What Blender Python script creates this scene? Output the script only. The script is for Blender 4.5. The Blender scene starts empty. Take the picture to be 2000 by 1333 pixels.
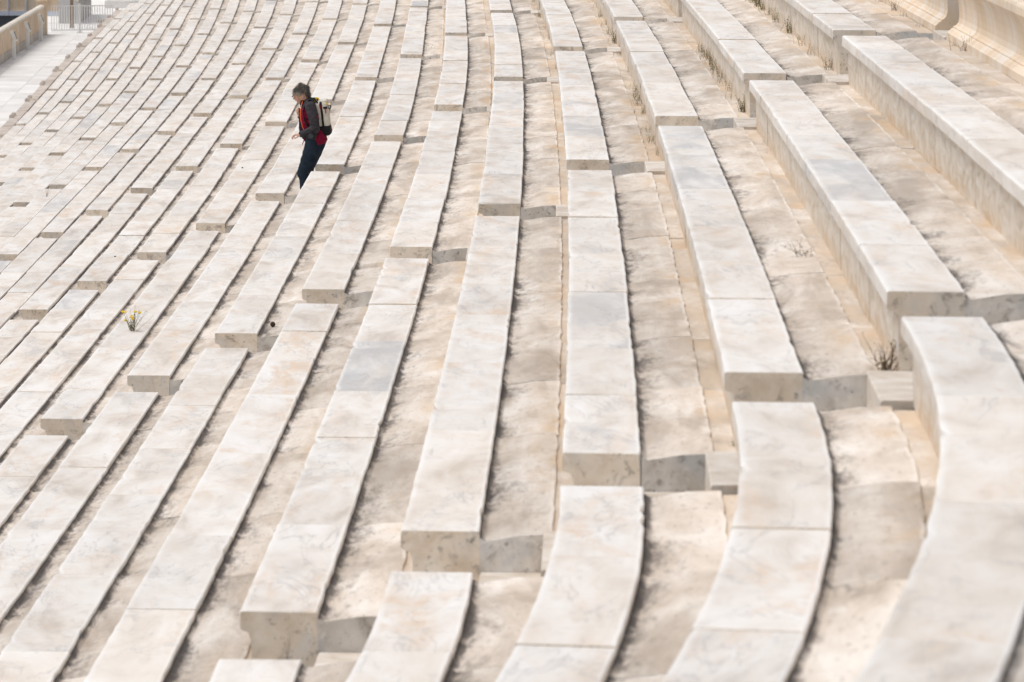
import bpy, bmesh, math, random
import numpy as np
from mathutils import Vector, Matrix, noise as mnoise
R = math.radians
rng = random.Random(7)
sc = bpy.context.scene
C = bpy.context.collection

# ---------------------------------------------------------------- camera, sky, sun, exposure
CAM = (0.13028, -16.96664, 2.85575)
FW = Vector((-0.02062545, 0.99073064, -0.13426609)); RT = Vector((0.99973914, 0.02175532, 0.00695329)); UP = Vector((-0.00980984, 0.13408765, 0.99092092))
FPX = 7703.67                                   # focal length in pixels of a 2000 px wide frame
cd = bpy.data.cameras.new('camera'); cam = bpy.data.objects.new('camera', cd); C.objects.link(cam)
m = Matrix.Identity(4)
for i, v in enumerate((RT, UP, -FW)):
    for j in range(3): m[j][i] = v[j]
m.translation = CAM
cam.matrix_world = m
cd.sensor_fit = 'HORIZONTAL'; cd.sensor_width = 36.0; cd.lens = FPX / 2000 * 36
cd.clip_start = 0.5; cd.clip_end = 3000
cd.dof.use_dof = True; cd.dof.focus_distance = 47.0; cd.dof.aperture_fstop = 6.8
sc.camera = cam
SUN_AZ, SUN_EL = R(-102), R(66)                  # azimuth from +Y (away from the camera), negative = towards the track
w = bpy.data.worlds.new('World'); sc.world = w; w.use_nodes = True
nt = w.node_tree; nt.nodes.clear()
sky = nt.nodes.new('ShaderNodeTexSky'); sky.sky_type = 'NISHITA'; sky.sun_disc = False
sky.sun_elevation = SUN_EL; sky.sun_rotation = SUN_AZ; sky.air_density = 1.0; sky.dust_density = 4.0; sky.ozone_density = 0.6
hs = nt.nodes.new('ShaderNodeHueSaturation'); hs.inputs['Saturation'].default_value = 0.35
bg = nt.nodes.new('ShaderNodeBackground'); bg.inputs['Strength'].default_value = 0.15
wo = nt.nodes.new('ShaderNodeOutputWorld')
nt.links.new(sky.outputs[0], hs.inputs['Color']); nt.links.new(hs.outputs[0], bg.inputs['Color']); nt.links.new(bg.outputs[0], wo.inputs['Surface'])
sd = bpy.data.lights.new('sun', 'SUN'); sd.energy = 1.2; sd.angle = R(22); sd.color = (1.0, 0.965, 0.92)
sun = bpy.data.objects.new('sun', sd); C.objects.link(sun)
sdir = Vector((math.sin(SUN_AZ) * math.cos(SUN_EL), math.cos(SUN_AZ) * math.cos(SUN_EL), math.sin(SUN_EL)))
sun.rotation_euler = (-sdir).to_track_quat('-Z', 'Y').to_euler()
sc.view_settings.view_transform = 'Standard'; sc.view_settings.look = 'None'; sc.view_settings.gamma = 1
sc.view_settings.exposure = -0.03

# ---------------------------------------------------------------- plan of the seating
D, H, SW, GAP = 0.72, 0.36086, 0.34912, 0.9235   # row pitch, row rise, seat width, stairway width
K0, SK = 0.031496, -0.79833
LEN = [14.6985, 15.4515, 15.5833, 15.5505, 15.6492, 15.6385]
KAP = [0.00082065, 0.00061885, 0.00091201, 0.00007278, 0.00064244, 0.00061228]
AIS = [-15.2, 0.0]
for l in LEN: AIS.append(AIS[-1] + l)
while len(AIS) < 15: AIS.append(AIS[-1] + 15.64)
SKEW = {1: 0.09376, 2: 0.00436}
def adv(x, y, th, k, l):
    t2 = th + k * l
    return x + (math.cos(t2) - math.cos(th)) / k, y + (math.sin(t2) - math.sin(th)) / k, t2
BR = [(SK, 0.0, SK, 0.0, KAP[0])]
for i in range(1, 6):
    s0, x, y, th, k = BR[-1]
    x, y, th = adv(x, y, th, k, AIS[i + 1] - s0)
    BR.append((AIS[i + 1], x, y, th, KAP[i]))
s0, x, y, th, k = BR[-1]
BR.append((AIS[9],) + adv(x, y, th, k, AIS[9] - s0) + (-0.0002,))
def path(s):
    if s <= SK: return adv(0, SK, 0, K0, s - SK) + (K0,)
    for b in reversed(BR):
        if s >= b[0]: return adv(b[1], b[2], b[3], b[4], s - b[0]) + (b[4],)
def P3(s, off, z):
    x, y, th, k = path(s)
    return (x + math.cos(th) * off, y + math.sin(th) * off, z)
def s_at(a, off, ds):
    s0 = AIS[a]; k = path(s0 - 0.9 if ds < 0 else s0 + 0.5)[3]
    return s0 + (off * math.tan(SKEW.get(a, 0.0)) + ds) / (1 + k * off)
def pix(p):
    v = Vector(p) - Vector(CAM); z = v.dot(FW)
    if z < 0.5: return None
    return 1000 + FPX * v.dot(RT) / z, 666.5 - FPX * v.dot(UP) / z

# ---------------------------------------------------------------- helpers
def link(name, me, mats, parent=None, loc=None):
    o = bpy.data.objects.new(name, me); C.objects.link(o)
    for mt in (mats if isinstance(mats, (list, tuple)) else [mats]): me.materials.append(mt)
    if loc is not None: o.location = loc
    if parent: o.parent = parent
    return o
def tag(o, label, cat, group=None):
    o['label'] = label; o['category'] = cat
    if group: o['group'] = group
    return o
def struct(o): o['kind'] = 'structure'; return o
def thing(name, loc, label, cat, group=None):
    o = bpy.data.objects.new(name, None); C.objects.link(o); o.location = loc; o.empty_display_size = 0.1
    return tag(o, label, cat, group)
def mesh(name, v, f, smooth=False, mi=None, uv=None):
    me = bpy.data.meshes.new(name); me.from_pydata(v, [], f)
    if mi is not None: me.polygons.foreach_set('material_index', mi)
    if smooth: me.polygons.foreach_set('use_smooth', [True] * len(f))
    if uv is not None:
        l = me.uv_layers.new(name='UVMap'); l.data.foreach_set('uv', uv)
    me.update(); return me
ONES = 'zeroth first second third fourth fifth sixth seventh eighth ninth tenth eleventh twelfth thirteenth fourteenth fifteenth sixteenth seventeenth eighteenth nineteenth twentieth'.split()
def ordw(n): return ONES[n] if n <= 20 else 'twenty-' + ONES[n - 20]

# ---------------------------------------------------------------- materials
class NT:
    def __init__(s, name):
        s.m = bpy.data.materials.new(name); s.m.use_nodes = True; s.t = s.m.node_tree; s.t.nodes.clear()
        s.out = s.n('ShaderNodeOutputMaterial'); s.b = s.n('ShaderNodeBsdfPrincipled'); s.l(s.b.outputs[0], s.out.inputs[0])
    def n(s, t): return s.t.nodes.new(t)
    def l(s, a, b): s.t.links.new(a, b)
    def put(s, sock, v):
        if isinstance(v, bpy.types.NodeSocket): s.l(v, sock)
        else: sock.default_value = v
    def math(s, op, a, b=0.0, c=None, clamp=False):
        n = s.n('ShaderNodeMath'); n.operation = op; n.use_clamp = clamp
        s.put(n.inputs[0], a); s.put(n.inputs[1], b)
        if c is not None: s.put(n.inputs[2], c)
        return n.outputs[0]
    def step(s, x, a, b, ta=0.0, tb=1.0):
        n = s.n('ShaderNodeMapRange'); n.interpolation_type = 'SMOOTHSTEP'
        for i, v in enumerate((x, a, b, ta, tb)): s.put(n.inputs[i], v)
        return n.outputs[0]
    def vec(s, x, y, z):
        n = s.n('ShaderNodeCombineXYZ')
        for i, v in enumerate((x, y, z)): s.put(n.inputs[i], v)
        return n.outputs[0]
    def noise(s, v, scale=1.0, detail=4.0, rough=0.55, dist=0.0):
        n = s.n('ShaderNodeTexNoise'); s.put(n.inputs['Vector'], v)
        n.inputs['Scale'].default_value = scale; n.inputs['Detail'].default_value = detail; n.inputs['Roughness'].default_value = rough; n.inputs['Distortion'].default_value = dist
        return n.outputs['Fac']
    def mix(s, f, a, b, mode='MIX'):
        n = s.n('ShaderNodeMix'); n.data_type = 'RGBA'; n.blend_type = mode
        s.put(n.inputs[0], f)
        s.put(n.inputs[6], a if isinstance(a, bpy.types.NodeSocket) else (*a, 1)); s.put(n.inputs[7], b if isinstance(b, bpy.types.NodeSocket) else (*b, 1))
        return n.outputs[2]
    def ramp(s, f, stops):
        n = s.n('ShaderNodeValToRGB'); s.put(n.inputs[0], f); e = n.color_ramp.elements
        while len(e) < len(stops): e.new(0.5)
        for i, (p, c) in enumerate(stops): e[i].position = p; e[i].color = (*c, 1)
        return n.outputs[0]
    def bump(s, h, strength, dist):
        n = s.n('ShaderNodeBump'); s.put(n.inputs['Height'], h); n.inputs['Strength'].default_value = strength; n.inputs['Distance'].default_value = dist
        s.l(n.outputs[0], s.b.inputs['Normal'])
    def fin(s, col, rough=0.7, spec=0.3):
        s.put(s.b.inputs['Base Color'], col if isinstance(col, bpy.types.NodeSocket) else (*col, 1)); s.put(s.b.inputs['Roughness'], rough)
        s.b.inputs['Specular IOR Level'].default_value = spec
        return s.m
    def uvr(s):
        u = s.n('ShaderNodeUVMap'); u.uv_map = 'UVMap'; x = s.n('ShaderNodeSeparateXYZ'); s.l(u.outputs[0], x.inputs[0])
        o = s.n('ShaderNodeObjectInfo')
        return x.outputs[0], x.outputs[1], o.outputs['Random']
def plain(name, col, rough=0.7, spec=0.3, var=0.0, scale=20.0, metal=0.0):
    t = NT(name)
    if var:
        tc = t.n('ShaderNodeTexCoord'); n = t.noise(tc.outputs['Object'], scale, 4)
        f = t.step(n, 0.3, 0.7, 1 - var, 1 + var)
        col = t.mix(1.0, col, t.vec(f, f, f), 'MULTIPLY')
    t.b.inputs['Metallic'].default_value = metal
    return t.fin(col, rough, spec)

def seat_material():
    t = NT('seat_marble'); u, v, r = t.uvr()
    r2 = t.math('FRACT', t.math('MULTIPLY', r, 17.31)); r3 = t.math('FRACT', t.math('MULTIPLY', r, 53.77))
    ox = t.math('MULTIPLY', r, 61.0); oz = t.math('MULTIPLY', r2, 47.0)
    wob = t.math('MULTIPLY', t.noise(t.vec(t.math('MULTIPLY', u, 3.0), t.math('MULTIPLY', v, 1.2), oz), 1, 2), 0.9)
    vs = t.math('ADD', v, t.math('MULTIPLY', wob, 0.35))
    st = t.noise(t.vec(t.math('MULTIPLY_ADD', u, 3.4, ox), t.math('MULTIPLY', vs, 1.15), oz), 1.0, 8, 0.60, 0.5)
    st2 = t.noise(t.vec(t.math('MULTIPLY_ADD', u, 15.0, oz), t.math('MULTIPLY', vs, 5.0), ox), 1.0, 7, 0.68, 0.5)
    big = t.noise(t.vec(t.math('MULTIPLY_ADD', u, 2.6, oz), t.math('MULTIPLY', v, 0.8), ox), 1.0, 5, 0.58, 0.8)
    big2 = t.noise(t.vec(t.math('MULTIPLY_ADD', u, 2.8, ox), t.math('MULTIPLY', v, 0.9), t.math('ADD', oz, 9.0)), 1.0, 5, 0.58, 0.8)
    col = t.ramp(st, [(0.30, (0.56, 0.495, 0.435)), (0.42, (0.705, 0.65, 0.59)), (0.52, (0.78, 0.735, 0.685)), (0.66, (0.845, 0.82, 0.79))])
    pe = t.math('MULTIPLY', t.step(big, 0.50, 0.68), t.step(st2, 0.36, 0.62, 0.15, 1.0))
    col = t.mix(t.math('MULTIPLY', pe, t.step(r3, 0.2, 1.0, 0.45, 0.95)), col, (0.70, 0.53, 0.385))
    gr = t.math('MULTIPLY', t.step(big2, 0.54, 0.74), t.step(st, 0.62, 0.40, 0.2, 1.0))
    col = t.mix(t.math('MULTIPLY', gr, 0.6), col, (0.53, 0.535, 0.54))
    col = t.mix(t.step(st2, 0.56, 0.74, 0.0, 0.42), col, (0.50, 0.43, 0.37))
    col = t.mix(t.math('MULTIPLY', t.math('GREATER_THAN', r3, 0.95), t.step(big, 0.38, 0.62, 0.1, 0.8)), col, (0.52, 0.525, 0.53))
    col = t.mix(t.step(t.math('FRACT', t.math('MULTIPLY', r, 91.7)), 0.45, 1.0, 0.0, 0.20), col, (0.76, 0.64, 0.51))
    # fine veins and weathered pits
    vn = t.noise(t.vec(t.math('MULTIPLY_ADD', u, 2.6, oz), t.math('MULTIPLY', vs, 0.9), t.math('ADD', ox, 3.0)), 1.0, 8, 0.6, 1.6)
    vein = t.step(t.math('ABSOLUTE', t.math('SUBTRACT', vn, 0.5)), 0.022, 0.0)
    col = t.mix(t.math('MULTIPLY', vein, t.step(big2, 0.40, 0.60, 0.0, 0.5)), col, (0.42, 0.40, 0.39))
    wth = t.noise(t.vec(t.math('MULTIPLY_ADD', u, 5.0, ox), t.math('MULTIPLY', v, 26.0), oz), 1.0, 5, 0.7)
    col = t.mix(t.math('MULTIPLY', t.step(wth, 0.58, 0.72), t.step(big, 0.36, 0.60, 0.15, 0.6)), col, (0.49, 0.425, 0.365))
    # wear: whiter arrises, a few dark specks
    ed = t.math('ADD', t.math('MULTIPLY', t.step(u, -0.02, 0.0), t.step(u, 0.034, 0.008)), t.step(u, 0.322, 0.343))
    col = t.mix(t.math('MULTIPLY', ed, t.step(st, 0.35, 0.6, 0.3, 0.8)), col, (0.87, 0.85, 0.82))
    sp = t.noise(t.vec(t.math('MULTIPLY', u, 55.0), t.math('MULTIPLY', v, 55.0), ox), 1, 2)
    col = t.mix(t.step(sp, 0.72, 0.80, 0.0, 0.5), col, (0.25, 0.22, 0.2))
    tone = t.step(r2, 0.0, 1.0, 0.925, 1.03); col = t.mix(1.0, col, t.vec(tone, tone, tone), 'MULTIPLY')
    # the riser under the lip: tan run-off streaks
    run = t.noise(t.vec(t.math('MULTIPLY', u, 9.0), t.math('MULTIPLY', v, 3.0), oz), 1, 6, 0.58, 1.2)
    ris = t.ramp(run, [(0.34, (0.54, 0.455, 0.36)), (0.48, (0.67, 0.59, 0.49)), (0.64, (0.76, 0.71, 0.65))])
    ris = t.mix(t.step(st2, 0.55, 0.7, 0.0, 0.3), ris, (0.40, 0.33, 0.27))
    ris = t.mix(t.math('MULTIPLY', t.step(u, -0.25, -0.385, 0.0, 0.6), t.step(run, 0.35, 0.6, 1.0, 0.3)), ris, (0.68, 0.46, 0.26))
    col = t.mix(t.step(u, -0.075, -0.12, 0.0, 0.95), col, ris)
    t.bump(t.math('ADD', st2, t.math('MULTIPLY', sp, 0.5)), 0.35, 0.004)
    return t.fin(col, t.step(st, 0.3, 0.7, 0.62, 0.5), 0.35)
def foot_material():
    t = NT('foot_marble'); u, v, r = t.uvr()
    r2 = t.math('FRACT', t.math('MULTIPLY', r, 17.31))
    ox = t.math('MULTIPLY', r, 61.0); oz = t.math('MULTIPLY', r2, 47.0)
    wob = t.noise(t.vec(t.math('MULTIPLY', u, 4.0), t.math('MULTIPLY', v, 1.5), oz), 1, 2)
    vs = t.math('MULTIPLY_ADD', wob, 0.10, v)
    st = t.noise(t.vec(t.math('MULTIPLY_ADD', u, 4.0, ox), t.math('MULTIPLY', vs, 1.3), oz), 1, 8, 0.62, 0.5)
    fine = t.noise(t.vec(t.math('MULTIPLY_ADD', u, 30.0, oz), t.math('MULTIPLY', vs, 9.0), ox), 1, 6, 0.74)
    big = t.noise(t.vec(t.math('MULTIPLY_ADD', u, 2.5, oz), t.math('MULTIPLY', v, 0.9), ox), 1, 4, 0.55, 0.6)
    col = t.ramp(st, [(0.30, (0.44, 0.375, 0.31)), (0.43, (0.595, 0.52, 0.445)), (0.54, (0.68, 0.61, 0.54)), (0.68, (0.775, 0.725, 0.67))])
    col = t.mix(t.step(fine, 0.53, 0.70, 0.0, 0.6), col, (0.36, 0.29, 0.24))
    strk = t.noise(t.vec(t.math('MULTIPLY_ADD', u, 5.5, ox), t.math('MULTIPLY', v, 16.0), oz), 1, 7, 0.74)
    col = t.mix(t.math('MULTIPLY', t.step(strk, 0.56, 0.70), t.step(big, 0.38, 0.60, 0.05, 0.6)), col, (0.32, 0.27, 0.23))
    pit = t.noise(t.vec(t.math('MULTIPLY_ADD', u, 40.0, ox), t.math('MULTIPLY', v, 10.0), oz), 1, 3, 0.6)
    col = t.mix(t.step(pit, 0.68, 0.76, 0.0, 0.7), col, (0.16, 0.135, 0.12))
    wht = t.noise(t.vec(t.math('MULTIPLY_ADD', u, 4.0, oz), t.math('MULTIPLY', v, 1.4), ox), 1, 6, 0.65)
    col = t.mix(t.step(wht, 0.58, 0.72, 0.0, 0.6), col, (0.82, 0.79, 0.75))
    soil = t.noise(t.vec(t.math('MULTIPLY_ADD', u, 2.2, ox), t.math('MULTIPLY', v, 0.45), 4.0), 1, 6, 0.62, 0.5)
    col = t.mix(t.step(soil, 0.46, 0.66, 0.0, 0.66), col, (0.37, 0.31, 0.255))
    col = t.mix(t.math('MULTIPLY', t.step(u, 0.48, 0.66), t.step(big, 0.50, 0.68, 0.0, 0.62)), col, (0.62, 0.44, 0.27))
    col = t.mix(t.math('MULTIPLY', t.step(u, 0.676, 0.684), t.step(wht, 0.36, 0.58, 0.7, 0.05)), col, (0.60, 0.49, 0.375))
    ar = t.math('MULTIPLY', t.step(u, 0.655, 0.664), t.step(u, 0.684, 0.678))
    col = t.mix(t.math('MULTIPLY', ar, t.step(st, 0.38, 0.6, 0.0, 0.65)), col, (0.81, 0.77, 0.72))
    # black lichen and silt where rain stands behind the seat, in ragged tongues
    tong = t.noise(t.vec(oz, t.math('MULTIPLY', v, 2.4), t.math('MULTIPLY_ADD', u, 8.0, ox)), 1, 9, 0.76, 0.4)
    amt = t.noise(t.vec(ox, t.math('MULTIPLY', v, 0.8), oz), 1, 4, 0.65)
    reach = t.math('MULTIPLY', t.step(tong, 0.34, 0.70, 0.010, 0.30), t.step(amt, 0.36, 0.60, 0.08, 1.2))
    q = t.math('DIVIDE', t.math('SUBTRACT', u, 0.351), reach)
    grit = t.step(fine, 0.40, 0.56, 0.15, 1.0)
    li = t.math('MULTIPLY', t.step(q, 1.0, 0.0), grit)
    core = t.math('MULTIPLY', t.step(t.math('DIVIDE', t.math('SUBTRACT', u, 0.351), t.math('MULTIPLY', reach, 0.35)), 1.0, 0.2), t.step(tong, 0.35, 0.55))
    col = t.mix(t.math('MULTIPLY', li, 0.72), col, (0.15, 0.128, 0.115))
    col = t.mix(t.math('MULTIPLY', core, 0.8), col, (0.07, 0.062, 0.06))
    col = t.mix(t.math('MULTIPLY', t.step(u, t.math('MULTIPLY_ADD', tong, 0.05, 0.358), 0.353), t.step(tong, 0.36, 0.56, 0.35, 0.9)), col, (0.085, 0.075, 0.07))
    tone = t.step(r2, 0.0, 1.0, 0.89, 1.06); col = t.mix(1.0, col, t.vec(tone, tone, tone), 'MULTIPLY')
    t.bump(fine, 0.12, 0.003)
    return t.fin(col, 0.8, 0.2)
def end_material(name, stops, gfac):
    t = NT(name); g = t.n('ShaderNodeNewGeometry'); o = t.n('ShaderNodeObjectInfo')
    p = g.outputs['Position']
    a = t.noise(p, 6.0, 5, 0.6, 0.6); b = t.noise(p, 26.0, 5, 0.7); c = t.noise(p, 3.2, 3)
    col = t.ramp(a, stops)
    col = t.mix(t.step(c, 0.48, 0.62, 0.0, gfac), col, (0.50, 0.505, 0.505))
    col = t.mix(t.step(b, 0.58, 0.70, 0.0, 0.8), col, (0.13, 0.11, 0.095))
    e = t.noise(p, 11.0, 6, 0.7, 0.8)
    col = t.mix(t.step(e, 0.53, 0.68, 0.0, 0.65), col, (0.24, 0.21, 0.185))
    col = t.mix(t.step(e, 0.44, 0.32, 0.0, 0.6), col, (0.78, 0.73, 0.66))
    f = t.step(o.outputs['Random'], 0, 1, 0.85, 1.12); col = t.mix(1.0, col, t.vec(f, f, f), 'MULTIPLY')
    t.bump(b, 0.5, 0.008)
    return t.fin(col, 0.85, 0.2)
def stone(name, c0, c1, c2, scale=3.0, stretch=(1, 1, 1), spots=0.0, rough=0.75):
    t = NT(name); tc = t.n('ShaderNodeTexCoord'); mp = t.n('ShaderNodeMapping'); t.l(tc.outputs['Object'], mp.inputs[0]); mp.inputs['Scale'].default_value = stretch
    o = t.n('ShaderNodeObjectInfo'); t.l(t.vec(t.math('MULTIPLY', o.outputs['Random'], 33.0), 0.0, 0.0), mp.inputs['Location'])
    a = t.noise(mp.outputs[0], scale, 6, 0.6, 0.4); b = t.noise(tc.outputs['Object'], scale * 9, 4, 0.7)
    col = t.ramp(a, [(0.32, c0), (0.5, c1), (0.68, c2)])
    if spots: col = t.mix(t.step(b, 0.58, 0.75, 0.0, spots), col, (0.2, 0.17, 0.14))
    f = t.step(o.outputs['Random'], 0, 1, 0.93, 1.06); col = t.mix(1.0, col, t.vec(f, f, f), 'MULTIPLY')
    t.bump(b, 0.3, 0.005)
    return t.fin(col, rough, 0.3)
M_SEAT, M_FOOT = seat_material(), foot_material()
M_END = end_material('sawn_end_marble', [(0.32, (0.60, 0.50, 0.39)), (0.5, (0.72, 0.63, 0.52)), (0.66, (0.77, 0.70, 0.61))], 0.35)
M_ENDG = end_material('grey_end_marble', [(0.32, (0.42, 0.38, 0.33)), (0.5, (0.62, 0.58, 0.53)), (0.66, (0.72, 0.69, 0.65))], 0.8)
M_STEP = stone('step_marble', (0.47, 0.40, 0.325), (0.62, 0.555, 0.485), (0.73, 0.685, 0.63), 3.5, (1, 1.6, 1), 0.6)
M_WALL = stone('moulded_marble', (0.68, 0.53, 0.37), (0.735, 0.61, 0.48), (0.76, 0.70, 0.63), 2.2, (2.0, 2.0, 0.9), 0.15)
M_OLD = stone('weathered_front_marble', (0.40, 0.34, 0.29), (0.52, 0.45, 0.39), (0.66, 0.60, 0.545), 1.6, (1, 1, 1), 0.25)
M_CORE = plain('rubble_core', (0.34, 0.29, 0.24), 0.9, 0.1, 0.3, 3)
M_PAVE = stone('pavement_marble', (0.70, 0.67, 0.63), (0.75, 0.73, 0.70), (0.80, 0.785, 0.76), 0.8, (1, 0.4, 1), 0.0)

# ---------------------------------------------------------------- the sheet under the seating, track, pavement, ground
ZG = -8.3
def ribbon(name, offs, s0, s1, n, mat, parent=None):
    v = []; f = []
    k = len(offs)
    for i in range(n + 1):
        s = s0 + (s1 - s0) * i / n
        v += [P3(s, o, z) for o, z in offs]
    for i in range(n):
        for j in range(k - 1):
            a = i * k + j; f.append((a, a + 1, a + k + 1, a + k))
    return link(name, mesh(name, v, f), mat, parent)
def rz(off, dz): return off, off / D * H + dz
offs = []
for r in range(-23, 4):
    offs += [(r * D + 0.02, r * H - 0.62), (r * D + 0.70, r * H - 0.60)]
offs = [(-23 * D + 0.02, ZG - 0.5)] + offs + [(4 * D + 0.1, 3 * H - 0.2), (4 * D + 0.6, 3 * H - 0.2)]
struct(ribbon('terrace', offs, -22, 215, 240, M_CORE))
gv = [(-1500, -600, ZG - 0.12), (1500, -600, ZG - 0.12), (1500, 2200, ZG - 0.12), (-1500, 2200, ZG - 0.12)]
struct(link('ground', mesh('ground', gv, [(0, 1, 2, 3)]), plain('dry_ground', (0.45, 0.41, 0.35), 0.95, 0.1, 0.2, 0.2)))

# ---------------------------------------------------------------- slabs laid along the curve
SEAT_PR = [(0.343, 0.0), (0.007, 0.0), (0.0, -0.007), (0.0, -0.078), (0.010, -0.090), (0.038, -0.098), (0.050, -0.135), (0.060, -0.388), (0.349, -0.388), (0.349, -0.13), (0.349, -0.006)]
SEAT_U = [0.343, 0.007, 0.0, -0.078, -0.09, -0.11, -0.16, -0.388, -0.5, 0.40, 0.352]
FOOT_PR = [(0.86, -0.026), (0.682, -0.026), (0.676, -0.010), (0.660, -0.008), (0.53, -0.015), (0.43, -0.032), (0.378, -0.040), (0.351, -0.024), (0.351, -0.20), (0.86, -0.20)]
FOOT_U = [0.86, 0.684, 0.676, 0.660, 0.53, 0.43, 0.378, 0.352, 0.34, 0.9]
def slab(name, row, s0, s1, pr, us, mats, parent, seg, dz=0.0, jit=0.003, zrow=None, endmi=1, dx=0.0, chip=0.0):
    off0 = row * D + dx; z0 = (row * H if zrow is None else zrow) + dz
    n = max(1, int(round((s1 - s0) / seg)))
    ss = [s0, s0 + 0.008] + [s0 + (s1 - s0) * i / n for i in range(1, n)] + [s1 - 0.008, s1]
    k = len(pr); v = []
    zmax = max(p[1] for p in pr)
    cs = P3((s0 + s1) / 2, off0, z0)
    for ri, s in enumerate(ss):
        endr = ri in (0, len(ss) - 1)
        x, y, th, kp = path(s); cx, sx = math.cos(th), math.sin(th)
        jf, jb = rng.uniform(-jit, jit), rng.uniform(-jit, jit)
        cf = rng.uniform(0.006, 0.022) if rng.random() < chip * (1.5 if endr else 1) else 0.0
        cb = rng.uniform(0.004, 0.014) if rng.random() < chip * (1.5 if endr else 0.4) else 0.0
        for j, (px, pz) in enumerate(pr):
            o = off0 + px + (jf if px < 0.03 else jb if px > 0.33 and px < 0.36 else jb * 2.2 if 0.64 < px < 0.69 and k < 12 else 0)
            z = z0 + pz + (rng.uniform(-jit, jit) * 0.5 if pz > -0.06 else 0) - (0.0035 if endr and pz > zmax - 0.05 else 0)
            if cf and px < 0.02 and pz > -0.05: o += cf * (0.6 if pz < -0.004 else 1.0); z -= cf * 0.55 if pz > -0.004 else 0
            if cb and 0.335 < px < 0.36 and pz > -0.02: o -= cb; z -= cb * 0.4
            v.append((x + cx * o - cs[0], y + sx * o - cs[1], z - cs[2]))
    f = []; uv = []; mi = []
    for i in range(len(ss) - 1):
        for j in range(k):
            j2 = (j + 1) % k
            f.append((i * k + j, i * k + j2, (i + 1) * k + j2, (i + 1) * k + j)); mi.append(0)
            ub = us[j2] if not (j == k - 1) else us[j] + 0.002
            uv += [us[j], ss[i], ub, ss[i], ub, ss[i + 1], us[j], ss[i + 1]]
    f.append(tuple(reversed(range(k)))); f.append(tuple((len(ss) - 1) * k + j for j in range(k))); mi += [endmi, endmi]
    for q in range(2): uv += [0.1, s0] * k
    me = mesh(name, v, f, False, mi, uv)
    pl = parent.location
    return link(name, me, mats, parent, (cs[0] - pl[0], cs[1] - pl[1], cs[2] - pl[2]))
def seen(row, s0, s1, m, off=0.3, dz=0.0):
    for q in range(5):
        p = pix(P3(s0 + (s1 - s0) * q / 4, row * D + off, row * H + dz))
        if p and -m < p[0] < 2000 + m and -m < p[1] < 1333 + m: return True
    return False
def cuts(s0, s1, lo, hi):
    c = [s0]
    while s1 - c[-1] > hi * 1.35: c.append(c[-1] + rng.uniform(lo, hi))
    if s1 - c[-1] > hi: c.append((c[-1] + s1) / 2)
    return c + [s1]
FRONT_ROW = -21
def where(j):
    if j == 0: return 'nearest the camera'
    return 'between %s and %s stairways' % (ordw(j), ordw(j + 1))
NSEC = 13
for row in range(3, FRONT_ROW - 1, -1):
    for j in range(0, NSEC):
        sa = s_at(j, row * D, GAP / 2); sb = s_at(j + 1, row * D, -GAP / 2)
        if not seen(row, sa, sb, 40) : continue
        n = 4 - row
        lab = ('lowest front row marble bench beside the pavement,' if row == FRONT_ROW else '%s marble bench row below moulded wall,' % ordw(n))
        th = thing('marble_bench', P3((sa + sb) / 2, row * D, row * H - 0.39), '%s %s' % (lab, where(j)), 'bench', 'marble benches between the stairways')
        seg = 0.13 if j <= 1 else 0.3 if j <= 3 else 1.2
        lo, hi = (1.6, 2.9) if j < 6 else (1.9, 3.2)
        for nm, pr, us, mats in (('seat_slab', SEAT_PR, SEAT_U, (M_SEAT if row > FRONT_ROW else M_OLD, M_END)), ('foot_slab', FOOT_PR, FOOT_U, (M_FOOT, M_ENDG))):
            if nm == 'foot_slab' and row == 3:
                pr = [(px + (0.14 if px > 0.7 else 0), pz) for px, pz in pr]
            cc = cuts(sa, sb, lo, hi)
            for c0, c1 in zip(cc[:-1], cc[1:]):
                if not seen(row, c0, c1, 260): continue
                g0, g1 = abs(rng.gauss(0, 0.0012)) + 0.0005, abs(rng.gauss(0, 0.0012)) + 0.0005
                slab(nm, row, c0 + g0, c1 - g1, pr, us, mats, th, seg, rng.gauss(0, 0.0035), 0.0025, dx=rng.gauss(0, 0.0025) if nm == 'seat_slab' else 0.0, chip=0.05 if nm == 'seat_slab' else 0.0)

# stairways: two steps to each row
def step_block(parent, a, row, x0, x1, ztop, zbot):
    v = []
    c = P3(AIS[a], row * D + x0, ztop)
    for z in (zbot, ztop - 0.008, ztop):
        ins = 0.008 if z == ztop else 0.0
        for (xo, side) in ((x0 + ins, -1), (x1, -1), (x1, 1), (x0 + ins, 1)):
            off = row * D + xo
            p = P3(s_at(a, row * D, side * (GAP / 2 - 0.003)), off, z + rng.uniform(-.002, .002))
            v.append(tuple(p[q] - c[q] for q in range(3)))
    f = [(3, 2, 1, 0), (8, 9, 10, 11)]
    for b in (0, 4):
        for q in range(4): f.append((b + q, b + (q + 1) % 4, b + 4 + (q + 1) % 4, b + 4 + q))
    pl = parent.location
    link('step', mesh('step', v, f), M_STEP, parent, (c[0] - pl[0], c[1] - pl[1], c[2] - pl[2]))
for a in range(1, NSEC + 1):
    rows = [r for r in range(4, FRONT_ROW - 1, -1) if seen(r, AIS[a] - 0.4, AIS[a] + 0.4, 160)]
    if not rows: continue
    r0 = rows[len(rows) // 2]
    th = thing('stairway', P3(AIS[a], r0 * D, r0 * H - 0.6), '%s marble stairway counted from the camera, descending between the bench ends' % ordw(a), 'stairway', 'stairways between the benches')
    for r in rows:
        step_block(th, a, r, -0.083 if r < 4 else 0.09, 0.352, r * H - H - 0.004, r * H - 0.8)
        if r < 4: step_block(th, a, r, 0.3535, 0.635 if r < 3 else 0.76, r * H - 0.18, r * H - 0.8)

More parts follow.
